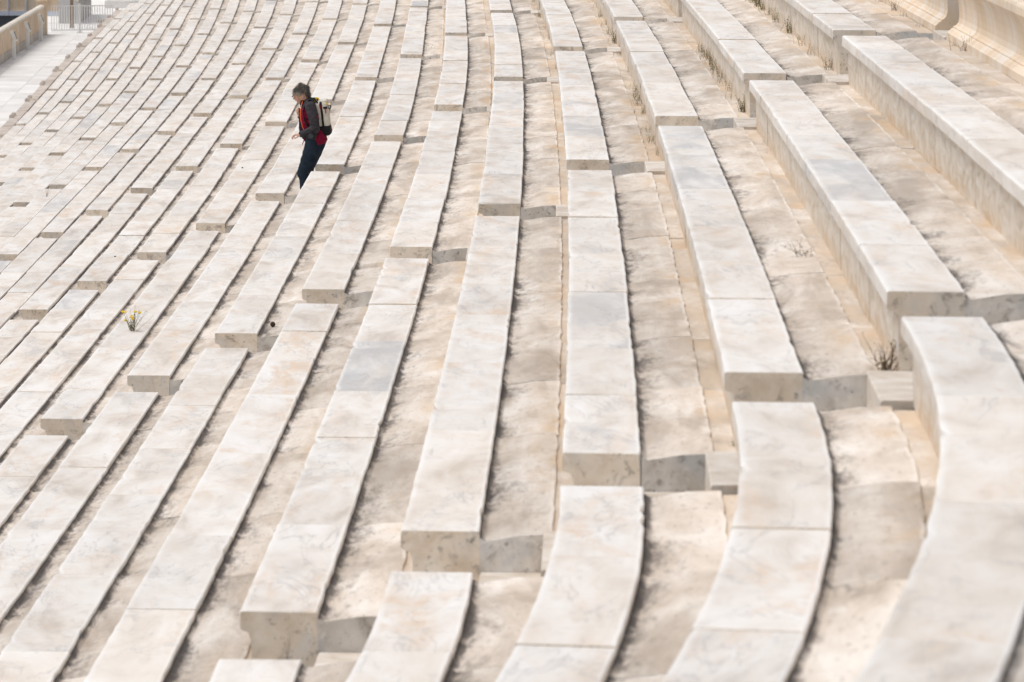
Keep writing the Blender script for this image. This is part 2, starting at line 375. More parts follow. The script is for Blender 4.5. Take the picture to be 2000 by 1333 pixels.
# moulded wall above the top row
WALL_PR = [(x, z - 0.385) for x, z in [(0.60, 0.515), (0.045, 0.515), (0.028, 0.505), (0.02, 0.485), (0.02, 0.435), (0.03, 0.42), (0.05, 0.395), (0.072, 0.345), (0.088, 0.285), (0.096, 0.225), (0.098, 0.175), (0.09, 0.135), (0.072, 0.112), (0.05, 0.103), (0.05, 0.092), (0.03, 0.082), (0.012, 0.062), (0.0, 0.055), (0.0, 0.0), (0.60, 0.0)]]
WALL_PR = [(x + 0.108, z) for x, z in WALL_PR]
for j in range(0, 4):
    sa = s_at(j, 4 * D, GAP / 2); sb = s_at(j + 1, 4 * D, -GAP / 2)
    if not seen(4, sa, sb, 250): continue
    th = thing('moulded_wall', P3((sa + sb) / 2, 4 * D, 4 * H - 0.39), 'tan marble wall with hollow moulding along the top row, ' + ('nearest the camera' if j == 0 else 'near side of the second stairway' if j == 1 else 'far side of the second stairway' if j == 2 else 'beyond the third stairway'), 'wall', 'moulded walls above the top row')
    cc = cuts(sa, sb, 1.3, 2.0)
    for c0, c1 in zip(cc[:-1], cc[1:]):
        if seen(4, c0, c1, 420):
            o = slab('block', 4, c0 + 0.002, c1 - 0.002, WALL_PR, [p[0] for p in WALL_PR], (M_WALL, M_WALL), th, 0.6, rng.gauss(0, 0.002), 0.002)
            for pl in o.data.polygons: pl.use_smooth = False
struct(ribbon('walkway', [(4 * D + 0.66, 4 * H + 0.08), (4 * D + 5.0, 4 * H + 0.08), (4 * D + 5.01, 4 * H - 12), ], -22, 215, 160, M_PAVE))

# scroll-shaped arms on the front row
def lathe_prism(outline, y0, y1):
    n = len(outline); v = [(x, y0, z) for x, z in outline] + [(x, y1, z) for x, z in outline]
    f = [tuple(range(n - 1, -1, -1)), tuple(range(n, 2 * n))] + [(i, (i + 1) % n, n + (i + 1) % n, n + i) for i in range(n)]
    return v, f
M_ARM = stone('arm_marble', (0.50, 0.43, 0.38), (0.62, 0.55, 0.49), (0.70, 0.65, 0.60), 3.0, (1, 1, 1), 0.2)
out = [(0.03, -0.30), (0.005, -0.04)] + [(0.075 + 0.075 * math.cos(a), 0.045 + 0.075 * math.sin(a)) for a in [R(q) for q in range(200, -31, -23)]] + [(0.17, 0.012), (0.26, -0.004), (0.345, -0.02), (0.345, -0.30)]
v, f = lathe_prism(out[::-1], -0.16, 0.16)
arm_me = mesh('scroll_arm', v, f)
arm_me.materials.append(M_ARM)
benches = {}
for o in list(C.objects):
    if o.name.startswith('marble_bench') and 'front row' in o.get('label', ''): benches[round(o.location.y)] = o
for o in benches.values():
    ymid = o.location.y
    for ds in (-7.1, -0.4, 0.4, 7.1):
        s = min(np.linspace(60, 210, 1500), key=lambda q: abs(P3(q, FRONT_ROW * D, 0)[1] - ymid)) + ds
        p = P3(s, FRONT_ROW * D - 0.03, FRONT_ROW * H)
        a = bpy.data.objects.new('scroll_arm', arm_me); C.objects.link(a); a.parent = o
        a.location = Vector(p) - o.location; a.rotation_euler = (0, 0, path(s)[2])

# ---------------------------------------------------------------- pavement at the foot of the seats, passage wall, railing, track
pav = bpy.data.objects.new('pavement', None); C.objects.link(pav); struct(pav)
PO = FRONT_ROW * D
ribbon('paving_bed', [(PO - 4.2, ZG - 0.03), (PO + 0.3, ZG - 0.03)], 60, 230, 60, plain('bedding_mortar', (0.5, 0.47, 0.43), 0.9, 0.1, 0.1, 2), pav)
s = 98.0; kx = 0
while s < 186:
    L = rng.uniform(0.9, 1.3)
    for q in range(3):
        o0, o1 = PO - 4.15 + q * 1.42, PO - 4.15 + (q + 1) * 1.42 - 0.012
        sh = (q % 2) * 0.5
        c = P3(s + sh, o0, ZG)
        dz = rng.uniform(-0.004, 0.004)
        v = [P3(s + sh, o0, ZG + dz), P3(s + sh, o1, ZG + dz), P3(s + sh + L - 0.012, o1, ZG + dz), P3(s + sh + L - 0.012, o0, ZG + dz)]
        v = v + [(a, b, z - 0.025) for a, b, z in v]
        v = [(a - c[0], b - c[1], z - c[2]) for a, b, z in v]
        link('paving_slab', mesh('paving_slab', v, [(0, 1, 2, 3), (0, 4, 5, 1), (1, 5, 6, 2), (2, 6, 7, 3), (3, 7, 4, 0)]), M_PAVE, pav, c)
    s += L
v = [(-60, 60, ZG - 0.09), (-20, 60, ZG - 0.09), (-24.8, 300, ZG - 0.09), (-60, 300, ZG - 0.09)]
struct(link('track', mesh('track', v, [(0, 1, 2, 3)]), plain('dark_track', (0.012, 0.015, 0.019), 0.9, 0.1, 0.2, 3)))

def box_bm(bm, cx, cy, cz, sx, sy, sz, rz=0.0, ry=0.0, rx=0.0, bev=0.0):
    g = bmesh.ops.create_cube(bm, size=1.0)
    mat = Matrix.Translation((cx, cy, cz)) @ Matrix.Rotation(rz, 4, 'Z') @ Matrix.Rotation(ry, 4, 'Y') @ Matrix.Rotation(rx, 4, 'X') @ Matrix.Diagonal((sx, sy, sz, 1))
    bmesh.ops.transform(bm, matrix=mat, verts=g['verts'])
    if bev:
        es = list({e for vv in g['verts'] for e in vv.link_edges})
        bmesh.ops.bevel(bm, geom=es, offset=bev, segments=2, affect='EDGES', profile=0.6)
def bm_obj(name, fn, mats, parent=None, loc=(0, 0, 0), smooth=False):
    bm = bmesh.new(); fn(bm); me = bpy.data.meshes.new(name); bm.to_mesh(me); bm.free()
    if smooth: me.polygons.foreach_set('use_smooth', [True] * len(me.polygons))
    return link(name, me, mats, parent, loc)
M_TAN = stone('tan_wall_marble', (0.62, 0.45, 0.30), (0.70, 0.55, 0.40), (0.74, 0.63, 0.50), 1.5, (1, 1, 0.5), 0.1)
M_BASE = stone('grey_base_marble', (0.47, 0.41, 0.36), (0.55, 0.49, 0.44), (0.62, 0.57, 0.52), 2.0, (1, 1, 1), 0.2)
M_COPE = stone('coping_marble', (0.72, 0.62, 0.50), (0.76, 0.69, 0.60), (0.80, 0.75, 0.68), 2.0, (1, 1, 1), 0.1)
M_WHITE = plain('white_painted_metal', (0.78, 0.78, 0.76), 0.5, 0.4, 0.05, 8)
M_BLUEW = plain('pale_blue_post', (0.62, 0.66, 0.74), 0.5, 0.4)
M_GREYW = stone('grey_far_marble', (0.50, 0.49, 0.48), (0.56, 0.55, 0.54), (0.62, 0.61, 0.60), 1.0, (1, 1, 1), 0.1)
W0 = Vector((-25.47, 151.98, 0)); W1 = Vector((-26.66, 174.32, 0)); wd = (W1 - W0).normalized(); wn = Vector((wd.y, -wd.x, 0)); wang = math.atan2(wd.y, wd.x)
W0 = W0 - wd * 9
wl = (W1 - W0).length
wall = thing('passage_wall', (W0.x, W0.y, ZG), 'tan marble passage wall with rounded pale coping beside the pavement', 'wall')
nP = 9
for i in range(nP):
    a, b = wl * i / nP, wl * (i + 1) / nP; c = (a + b) / 2
    def at(t, dn): p = wd * t - wn * dn; return p.x, p.y
    x, y = at(c, 0.15)
    bm_obj('panel', lambda bm: box_bm(bm, 0, 0, 0, b - a - 0.02, 0.26, 0.92, wang, bev=0.008), M_TAN, wall, (x, y, 0.84))
    bm_obj('base_block', lambda bm: box_bm(bm, 0, 0, 0, b - a - 0.02, 0.31, 0.38, wang, bev=0.008), M_BASE, wall, (x, y, 0.185))
    def cope(bm):
        g = bmesh.ops.create_cone(bm, cap_ends=True, segments=20, radius1=0.14, radius2=0.14, depth=b - a - 0.012)
        bmesh.ops.transform(bm, matrix=Matrix.Rotation(wang, 4, 'Z') @ Matrix.Rotation(R(90), 4, 'Y') @ Matrix.Diagonal((0.75, 1.15, 1, 1)), verts=g['verts'])
    bm_obj('coping', cope, M_COPE, wall, (x, y, 1.37))
    if i % 2 == 0:
        x, y = at(b, 0.12)
        bm_obj('pilaster', lambda bm: box_bm(bm, 0, 0, 0, 0.16, 0.27, 1.26, wang, bev=0.006), M_COPE, wall, (x, y, 0.635))
p = W1 + wd * 0.30 - wn * 0.15
bm_obj('end_pier', lambda bm: (box_bm(bm, 0, 0, 0, 0.5, 0.5, 1.62, wang, bev=0.012), box_bm(bm, 0, 0, 0.86, 0.6, 0.6, 0.1, wang, bev=0.015)), M_TAN, wall, (p.x - W0.x, p.y - W0.y, 0.81))
for i, (x, y) in enumerate(((-25.52, 155.65), (-25.97, 162.98), (-26.31, 169.71))):
    lp = thing('bollard_lamp', (x + 0.12, y, ZG), ['nearest white bollard lamp with slanted head before tan passage wall', 'middle white bollard lamp with slanted head before tan passage wall', 'farthest white bollard lamp with slanted head, beside the end pier'][i], 'lamp', 'bollard lamps along the passage wall')
    bm_obj('post', lambda bm: box_bm(bm, 0, 0, 0.42, 0.14, 0.16, 0.84, bev=0.01), M_WHITE, lp)
    bm_obj('head', lambda bm: box_bm(bm, 0, 0, 0, 0.15, 0.20, 0.50, 0, R(-22), 0, bev=0.012), M_WHITE, lp, (0.0, 0, 1.03))
    bm_obj('lens', lambda bm: box_bm(bm, 0, 0, 0, 0.012, 0.14, 0.36, 0, R(-22), 0), plain('lamp_lens', (0.10, 0.11, 0.10), 0.2, 0.5), lp, (0.078, 0, 1.07))
# railing with a gate post
ra, rb = Vector((-26.55, 176.0, 0)), Vector((-23.7, 177.2, 0)); rd = (rb - ra); rl = rd.length; rang = math.atan2(rd.y, rd.x)
rail = thing('gate_railing', (ra.x, ra.y, ZG), 'pale painted steel railing with upright bars across the passage', 'railing')
for nm, z in (('top_rail', 1.32), ('bottom_rail', 0.14)):
    bm_obj(nm, lambda bm: box_bm(bm, rd.x / 2, rd.y / 2, z, rl, 0.045, 0.05, rang), M_WHITE, rail)
bar = None
nb = 24
for i in range(nb + 1):
    p = rd * (i / nb)
    if bar is None: bar = bm_obj('bar', lambda bm: box_bm(bm, 0, 0, 0.73, 0.035, 0.03, 1.14, rang), M_WHITE, rail, (p.x, p.y, 0))
    else:
        c = bar.copy(); C.objects.link(c); c.location = (p.x, p.y, 0)
p = rd * 0.46
bm_obj('gate_post', lambda bm: (box_bm(bm, 0, 0, 0.72, 0.10, 0.10, 1.44, rang), box_bm(bm, 0, 0, 0.02, 0.3, 0.3, 0.04, rang)), M_WHITE, rail, (p.x, p.y, 0))
# what stands beyond: low end wall with pale posts, grey wall and brown post, more paving
ew = thing('end_wall', (-31, 192.0, ZG), 'low tan wall panels between pale posts beyond the dark track', 'wall')
for i in range(5):
    bm_obj('panel', lambda bm: box_bm(bm, 0, 0, 1.1, 0.92, 0.12, 1.9, bev=0.01), M_TAN, ew, (-1.5 + i * 0.96, 0, 0))
    bm_obj('post', lambda bm: box_bm(bm, 0, 0, 1.1, 0.07, 0.1, 2.2), M_BLUEW, ew, (-1.98 + i * 0.96, -0.12, 0))
    bm_obj('base_rail', lambda bm: box_bm(bm, 0, 0, 0.12, 0.9, 0.2, 0.24), M_BLUEW, ew, (-1.5 + i * 0.96, -0.05, 0))
gw = thing('grey_wall', (-27.0, 184.0, ZG), 'grey stone wall with sloping pale handrail behind the railing', 'wall')
bm_obj('wall_face', lambda bm: box_bm(bm, 0, 0, 1.2, 1.0, 9.0, 2.4, R(3)), M_GREYW, gw, (-0.1, 5.0, 0))
bm_obj('handrail', lambda bm: box_bm(bm, 0, 0, 0, 0.12, 8.5, 0.12, R(3), 0, R(4)), M_COPE, gw, (0.40, 4.6, 1.5))
tag(bm_obj('brown_post', lambda bm: (box_bm(bm, 0, 0, 1.4, 0.16, 0.16, 2.8, bev=0.01), box_bm(bm, 0, 0, 2.84, 0.22, 0.22, 0.08)), plain('brown_wood', (0.28, 0.20, 0.15), 0.8, 0.2, 0.2, 6), None, (-26.15, 180.5, ZG)), 'brown wooden post behind the pale railing', 'post')
far = thing('far_terrace', (-23.5, 205, ZG), 'pale marble terrace steps rising far beyond the railing', 'terrace')
for i in range(7):
    bm_obj('step', lambda bm: box_bm(bm, 0, 0, 0, 9.0, 0.9, 0.4 + 0.36 * i, bev=0.01), M_PAVE, far, (1.0, i * 1.1 - 4, (0.4 + 0.36 * i) / 2))
far2 = thing('far_pavement_kerb', (-24.4, 186, ZG), 'dark weathered kerb crossing the pavement beyond the railing', 'kerb')
bm_obj('kerb_stone', lambda bm: box_bm(bm, 0, 0, 0.08, 2.4, 0.25, 0.16, R(4), bev=0.01), M_BASE, far2)
struct(ribbon('far_path', [(PO - 4.2, ZG - 0.01), (PO + 0.3, ZG - 0.01)], 186.5, 230, 20, M_PAVE))

# ---------------------------------------------------------------- weeds in the cracks
def tuft(seed, n, h, spread, leafy, lean=0.35, heads=None, curl=0.3):
    r = random.Random(seed); sv, sf, lv, lf, hv, hf = [], [], [], [], [], []
    def tri(v, f, a, b, c): k = len(v); v += [a, b, c]; f.append((k, k + 1, k + 2))
    for i in range(n):
        az = r.uniform(0, 2 * math.pi); ln = h * r.uniform(0.45, 1.0); le = lean * r.uniform(0.2, 1.3)
        p = Vector((r.gauss(0, spread * 0.35), r.gauss(0, spread), 0)); d = Vector((math.cos(az) * le, math.sin(az) * le, 1)).normalized()
        w0 = h * 0.014; prev = None; segs = 5
        for q in range(segs + 1):
            t = q / segs; w = w0 * (1 - 0.7 * t)
            ring = [p + Vector((w * math.cos(a), w * math.sin(a), 0)) for a in (0, 2.1, 4.2)]
            k = len(sv); sv += [tuple(x) for x in ring]
            if prev is not None:
                for e in range(3): sf.append((prev + e, prev + (e + 1) % 3, k + (e + 1) % 3, k + e))
            prev = k
            if q > 0 and leafy:
                for _ in range(r.choice((1, 2, 2)) if leafy > 1 else r.choice((0, 1))):
                    a2 = r.uniform(0, 6.28); ll = h * r.uniform(0.10, 0.2) * (1.2 - t * 0.6); dv = Vector((math.cos(a2), math.sin(a2), r.uniform(-0.1, 0.7))).normalized(); sd_ = dv.cross(Vector((0, 0, 1))).normalized() * ll * 0.16
                    b = p; mid = p + dv * ll * 0.5 + Vector((0, 0, ll * 0.05)); tip = p + dv * ll
                    kk = len(lv); lv += [tuple(b), tuple(mid + sd_), tuple(tip), tuple(mid - sd_)]; lf.append((kk, kk + 1, kk + 2, kk + 3))
            d = (d + Vector((r.gauss(0, curl * 0.3), r.gauss(0, curl * 0.3), -0.02))).normalized()
            if q < segs: p = p + d * ln / segs
        if heads and r.random() < heads[0]:
            rad = heads[1] * r.uniform(0.8, 1.2); kk = len(hv)
            hv.append(tuple(p + Vector((0, 0, rad * 0.9))))
            for e in range(10):
                rr = rad * (1 if e % 2 else 0.75); hv.append(tuple(p + Vector((rr * math.cos(e * 0.628), rr * math.sin(e * 0.628), rad * 0.15))))
            hv.append(tuple(p - Vector((0, 0, rad * 0.7))))
            for e in range(10): hf.append((kk, kk + 1 + e, kk + 1 + (e + 1) % 10)); hf.append((kk + 11, kk + 1 + (e + 1) % 10, kk + 1 + e))
    return (sv, sf), (lv, lf), (hv, hf)
M_GRN = plain('olive_leaf', (0.125, 0.125, 0.045), 0.7, 0.2, 0.35, 30)
M_STEM = plain('weed_stem', (0.20, 0.18, 0.09), 0.8, 0.2, 0.3, 30)
M_DRY = plain('dry_twig', (0.13, 0.095, 0.065), 0.9, 0.1, 0.3, 30)
M_DRYL = plain('dry_leaf', (0.20, 0.16, 0.09), 0.9, 0.1, 0.3, 30)
M_YEL = plain('yellow_petal', (0.80, 0.56, 0.02), 0.6, 0.2, 0.1, 60)
def weed(name, seed, loc, label, n, h, spread, leafy, dry=False, lean=0.35, heads=None, rot=0.0, curl=0.3, group=None):
    st, lf, hd = tuft(seed, n, h, spread, leafy, lean, heads, curl)
    t = thing(name, loc, label, 'weed', group); t.rotation_euler = (0, 0, rot)
    link('stems', mesh('stems', *st), M_DRY if dry else M_STEM, t)['kind'] = 'stuff'
    if lf[1]: link('leaves', mesh('leaves', *lf), M_DRYL if dry else M_GRN, t)['kind'] = 'stuff'
    if hd[1]: link('flower_heads', mesh('flower_heads', *hd), M_YEL, t)['kind'] = 'stuff'
    return t
# (row whose riser it grows against, distance along the row, height, stems)
WEEDS = [(0, 49.3, .16, 14), (0, 46.5, .14, 10), (0, 44.5, .18, 16), (0, 41.5, .13, 10), (0, 38.4, .17, 14), (0, 35.0, .13, 10), (0, 32.3, .12, 10), (0, 24.2, .14, 5),
         (1, 42.7, .15, 12), (1, 40.0, .16, 14), (1, 37.7, .18, 16), (1, 35.6, .14, 12), (1, 33.6, .16, 14), (1, 31.7, .24, 24), (1, 29.3, .14, 10), (1, 26.5, .12, 8), (1, 23.4, .15, 12), (1, 22.3, .20, 18), (1, 21.4, .16, 12), (1, 20.4, .15, 12), (1, 18.4, .12, 10), (1, 17.3, .16, 14), (1, 15.9, .12, 9),
         (2, 24.0, .16, 16), (2, 23.3, .18, 18), (2, 22.7, .18, 18), (2, 22.0, .17, 16), (2, 21.3, .18, 16), (2, 20.7, .15, 14), (2, 20.1, .16, 14), (2, 19.4, .17, 14), (2, 18.4, .16, 14), (2, 17.5, .13, 10), (2, 16.0, .24, 26), (2, 12.9, .05, 5), (2, 12.0, .05, 5),
         (3, 27.3, .20, 24), (3, 26.5, .22, 24), (3, 25.6, .2, 20), (3, 24.7, .16, 14), (3, 23.3, .20, 20), (3, 21.3, .22, 20), (3, 20.1, .10, 10), (3, 19.3, .16, 8), (3, 18.0, .15, 10), (3, 15.95, .20, 16), (3, 15.0, .08, 6)]
cnt = {}
for i, (row, s, h, n) in enumerate(WEEDS):
    cnt[row] = cnt.get(row, 0) + 1
    p = P3(s, row * D + 0.048, row * H - H - 0.026)
    weed('crack_weed', 100 + i, p, 'olive weed, %s from the far end in the crack below the %s bench row' % (ordw(cnt[row]), ordw(4 - row)), n, h * 0.8, 0.10 if h > .1 else 0.04, 2, lean=0.3, rot=path(s)[2], group='weeds in the cracks under the benches')
for i, (s, h, n) in enumerate(((20.2, .12, 10), (18.6, .17, 14), (17.7, .10, 12), (16.1, .08, 8), (13.4, .09, 10), (12.75, .18, 9))):
    p = P3(s, 4 * D + 0.085, 3 * H - 0.026)
    weed('dry_weed', 300 + i, p, 'dark dry weed, %s from the far end at the foot of the moulded wall' % ordw(i + 1), n, h * 0.85, 0.07, 1, True, 0.5, rot=path(s)[2], group='dry weeds at the foot of the moulded wall')
weed('dry_weed', 401, P3(0.72, 2 * D + 0.02, H - 0.028), 'bare brown spiky weed in the crack beside the nearest stairway', 22, 0.25, 0.04, 1, True, 1.0, curl=0.6)
weed('moss_weed', 402, P3(0.78, D + 0.06, -0.028), 'small green moss tuft low in the crack at the nearest stairway', 14, 0.05, 0.03, 2, False, 0.5)
weed('fallen_weed', 403, P3(5.2, D + 0.60, H - 0.008), 'dried weed lying on the second foot ledge', 9, 0.16, 0.05, 2, True, 2.2)
weed('ledge_weed', 404, P3(48.1, -3 * D + 0.45, -3 * H - 0.18), 'small green weed on the fourth stairway below a bench end', 14, 0.26, 0.10, 2, False, 0.4)
fp = P3(20.62, -6 * D + 0.20, -6 * H - 0.004)
fl = weed('flowering_weed', 405, fp, 'yellow flowering weed growing from a joint in a bench top', 20, 0.26, 0.04, 1, False, 0.75, (0.40, 0.018), curl=0.25)
fl['category'] = 'flower'
weed('dry_weed', 406, P3(59.2, -13 * D + 0.2, -13 * H), 'thin lone dry stalk far down among the lower benches', 3, 0.3, 0.03, 1, True, 0.2)
# pine cone on the fourth ledge, two pebbles
def cone(bm):
    for k in range(7):
        z = 0.012 + k * 0.011; rr = 0.036 * math.sin(0.5 + k * 0.36)
        for e in range(8):
            a = e * 0.785 + k * 0.39
            g = bmesh.ops.create_icosphere(bm, subdivisions=1, radius=0.013)
            bmesh.ops.transform(bm, matrix=Matrix.Translation((rr * math.cos(a), rr * math.sin(a), z)) @ Matrix.Rotation(a, 4, 'Z') @ Matrix.Diagonal((1.1, 0.8, 0.55, 1)), verts=g['verts'])
    bmesh.ops.create_cone(bm, cap_ends=True, segments=10, radius1=0.03, radius2=0.012, depth=0.08, matrix=Matrix.Translation((0, 0, 0.042)))
    bmesh.ops.transform(bm, matrix=Matrix.Rotation(R(70), 4, 'X') @ Matrix.Diagonal((0.48, 0.48, 0.55, 1)), verts=bm.verts)
    bmesh.ops.translate(bm, vec=(0, 0, 0.020), verts=bm.verts)
tag(bm_obj('pine_cone', cone, plain('cone_scale', (0.075, 0.05, 0.036), 0.9, 0.1, 0.3, 60), None, P3(15.75, -4 * D + 0.44, -4 * H - 0.034)), 'dark pine cone lying on the foot ledge near a bench end', 'pine cone')
for i, (s, row, xo, lb) in enumerate(((33.2, -8, 0.20, 'small dark pebble on a bench top, farther of two'), (37.9, -6, 0.10, 'small dark pebble on a bench top beside a joint'))):
    def peb(bm):
        g = bmesh.ops.create_icosphere(bm, subdivisions=2, radius=0.012)
        for vv in g['verts']: vv.co *= 1 + 0.35 * mnoise.noise(vv.co * 60 + Vector((i * 7, 0, 0)))
        bmesh.ops.transform(bm, matrix=Matrix.Diagonal((1.2, 0.9, 0.7, 1)), verts=g['verts'])
    tag(bm_obj('pebble', peb, plain('dark_pebble', (0.04, 0.03, 0.025), 0.9, 0.1, 0.2, 40), None, P3(s, row * D + xo, row * H + 0.006)), lb, 'pebble', 'dark pebbles on the benches')

# ---------------------------------------------------------------- the person walking down the third stairway
PS = AIS[3]
porg = Vector(P3(PS - 0.02, -5 * D + 0.60, -5 * H - 0.18))
person = thing('person', porg, 'person with short grey hair, crimson and charcoal jacket, jeans, walking down the stairway', 'person')
def loft(v, f, pts, rads, n=12, frame=None):
    """elliptical tube through pts with (ra, rb) radii, rounded ends"""
    pts = [Vector(p) for p in pts]; rads = [(r, r) if not isinstance(r, tuple) else r for r in rads]
    P = []; Q = []
    d0 = (pts[1] - pts[0]).normalized(); d1 = (pts[-1] - pts[-2]).normalized()
    for c, s in ((0.95, 0.3), (0.6, 0.8)): P.append(pts[0] - d0 * min(rads[0]) * c); Q.append(tuple(x * s for x in rads[0]))
    for p, r in zip(pts, rads): P.append(p); Q.append(r)
    for c, s in ((0.6, 0.8), (0.95, 0.3)): P.append(pts[-1] + d1 * min(rads[-1]) * c); Q.append(tuple(x * s for x in rads[-1]))
    k0 = len(v)
    for i, (p, r) in enumerate(zip(P, Q)):
        t = (P[min(i + 1, len(P) - 1)] - P[max(i - 1, 0)]).normalized()
        a = Vector((0, 1, 0)) if frame is None else Vector(frame)
        if abs(t.dot(a)) > 0.9: a = Vector((1, 0, 0))
        b = a.cross(t).normalized(); a2 = t.cross(b).normalized()
        for e in range(n):
            an = 2 * math.pi * e / n
            v.append(tuple(p + b * r[0] * math.cos(an) + a2 * r[1] * math.sin(an)))
    for i in range(len(P) - 1):
        for e in range(n):
            a_, b_ = k0 + i * n + e, k0 + i * n + (e + 1) % n
            f.append((a_, b_, b_ + n, a_ + n))
    f.append(tuple(k0 + e for e in range(n))[::-1]); f.append(tuple(k0 + (len(P) - 1) * n + e for e in range(n)))
def fuse(name, tubes, voxel, mats, parent, pick=None, smooth=6, wrinkle=0.0, wscale=18.0):
    v, f = [], []
    for t in tubes: loft(v, f, *t)
    o = link(name, mesh(name, v, f), mats, parent)
    m1 = o.modifiers.new('fuse', 'REMESH'); m1.mode = 'VOXEL'; m1.voxel_size = voxel
    m2 = o.modifiers.new('soft', 'SMOOTH'); m2.iterations = smooth; m2.factor = 0.5
    tmp = bpy.data.scenes.new('fuse_tmp'); tmp.collection.objects.link(o)
    with bpy.context.temp_override(scene=tmp, view_layer=tmp.view_layers[0]): dg = bpy.context.evaluated_depsgraph_get()
    me = bpy.data.meshes.new_from_object(o.evaluated_get(dg)); tmp.collection.objects.unlink(o); bpy.data.scenes.remove(tmp)
    o.modifiers.clear(); old = o.data; o.data = me; bpy.data.meshes.remove(old); me.name = name
    if wrinkle:
        nrm = [vt.normal.copy() for vt in me.vertices]
        for vt, vn in zip(me.vertices, nrm):
            q = mnoise.noise(Vector((vt.co.x * wscale, vt.co.y * wscale * 0.6, vt.co.z * wscale * 1.9)))
            vt.co = vt.co + vn * wrinkle * q
    me.materials.clear()
    for mt in (mats if isinstance(mats, (list, tuple)) else [mats]): me.materials.append(mt)
    if pick: me.polygons.foreach_set('material_index', [pick(p.center) for p in me.polygons])
    me.polygons.foreach_set('use_smooth', [True] * len(me.polygons)); me.update()
    return o
def seg_d(p, a, b):
    a, b = Vector(a), Vector(b); t = max(0, min(1, (p - a).dot(b - a) / (b - a).length_squared)); return (p - (a + (b - a) * t)).length
SKIN = plain('skin', (0.56, 0.33, 0.24), 0.55, 0.35, 0.08, 25)
LSH, LEL, LWR = (0.105, -0.175, 1.285), (0.165, -0.235, 1.015), (-0.005, -0.235, 0.955)
RSH, REL, RWR = (0.085, 0.175, 1.285), (0.03, 0.26, 1.05), (-0.050, 0.175, 1.145)
LH, LK, LA, LT = (0.155, -0.085, 0.84), (0.008, -0.085, 0.475), (0.035, -0.085, 0.085), (-0.13, -0.095, 0.04)
RH, RK, RA_, RT_ = (0.155, 0.085, 0.84), (0.040, 0.09, 0.50), (0.165, 0.09, 0.265), (0.02, 0.09, 0.215)
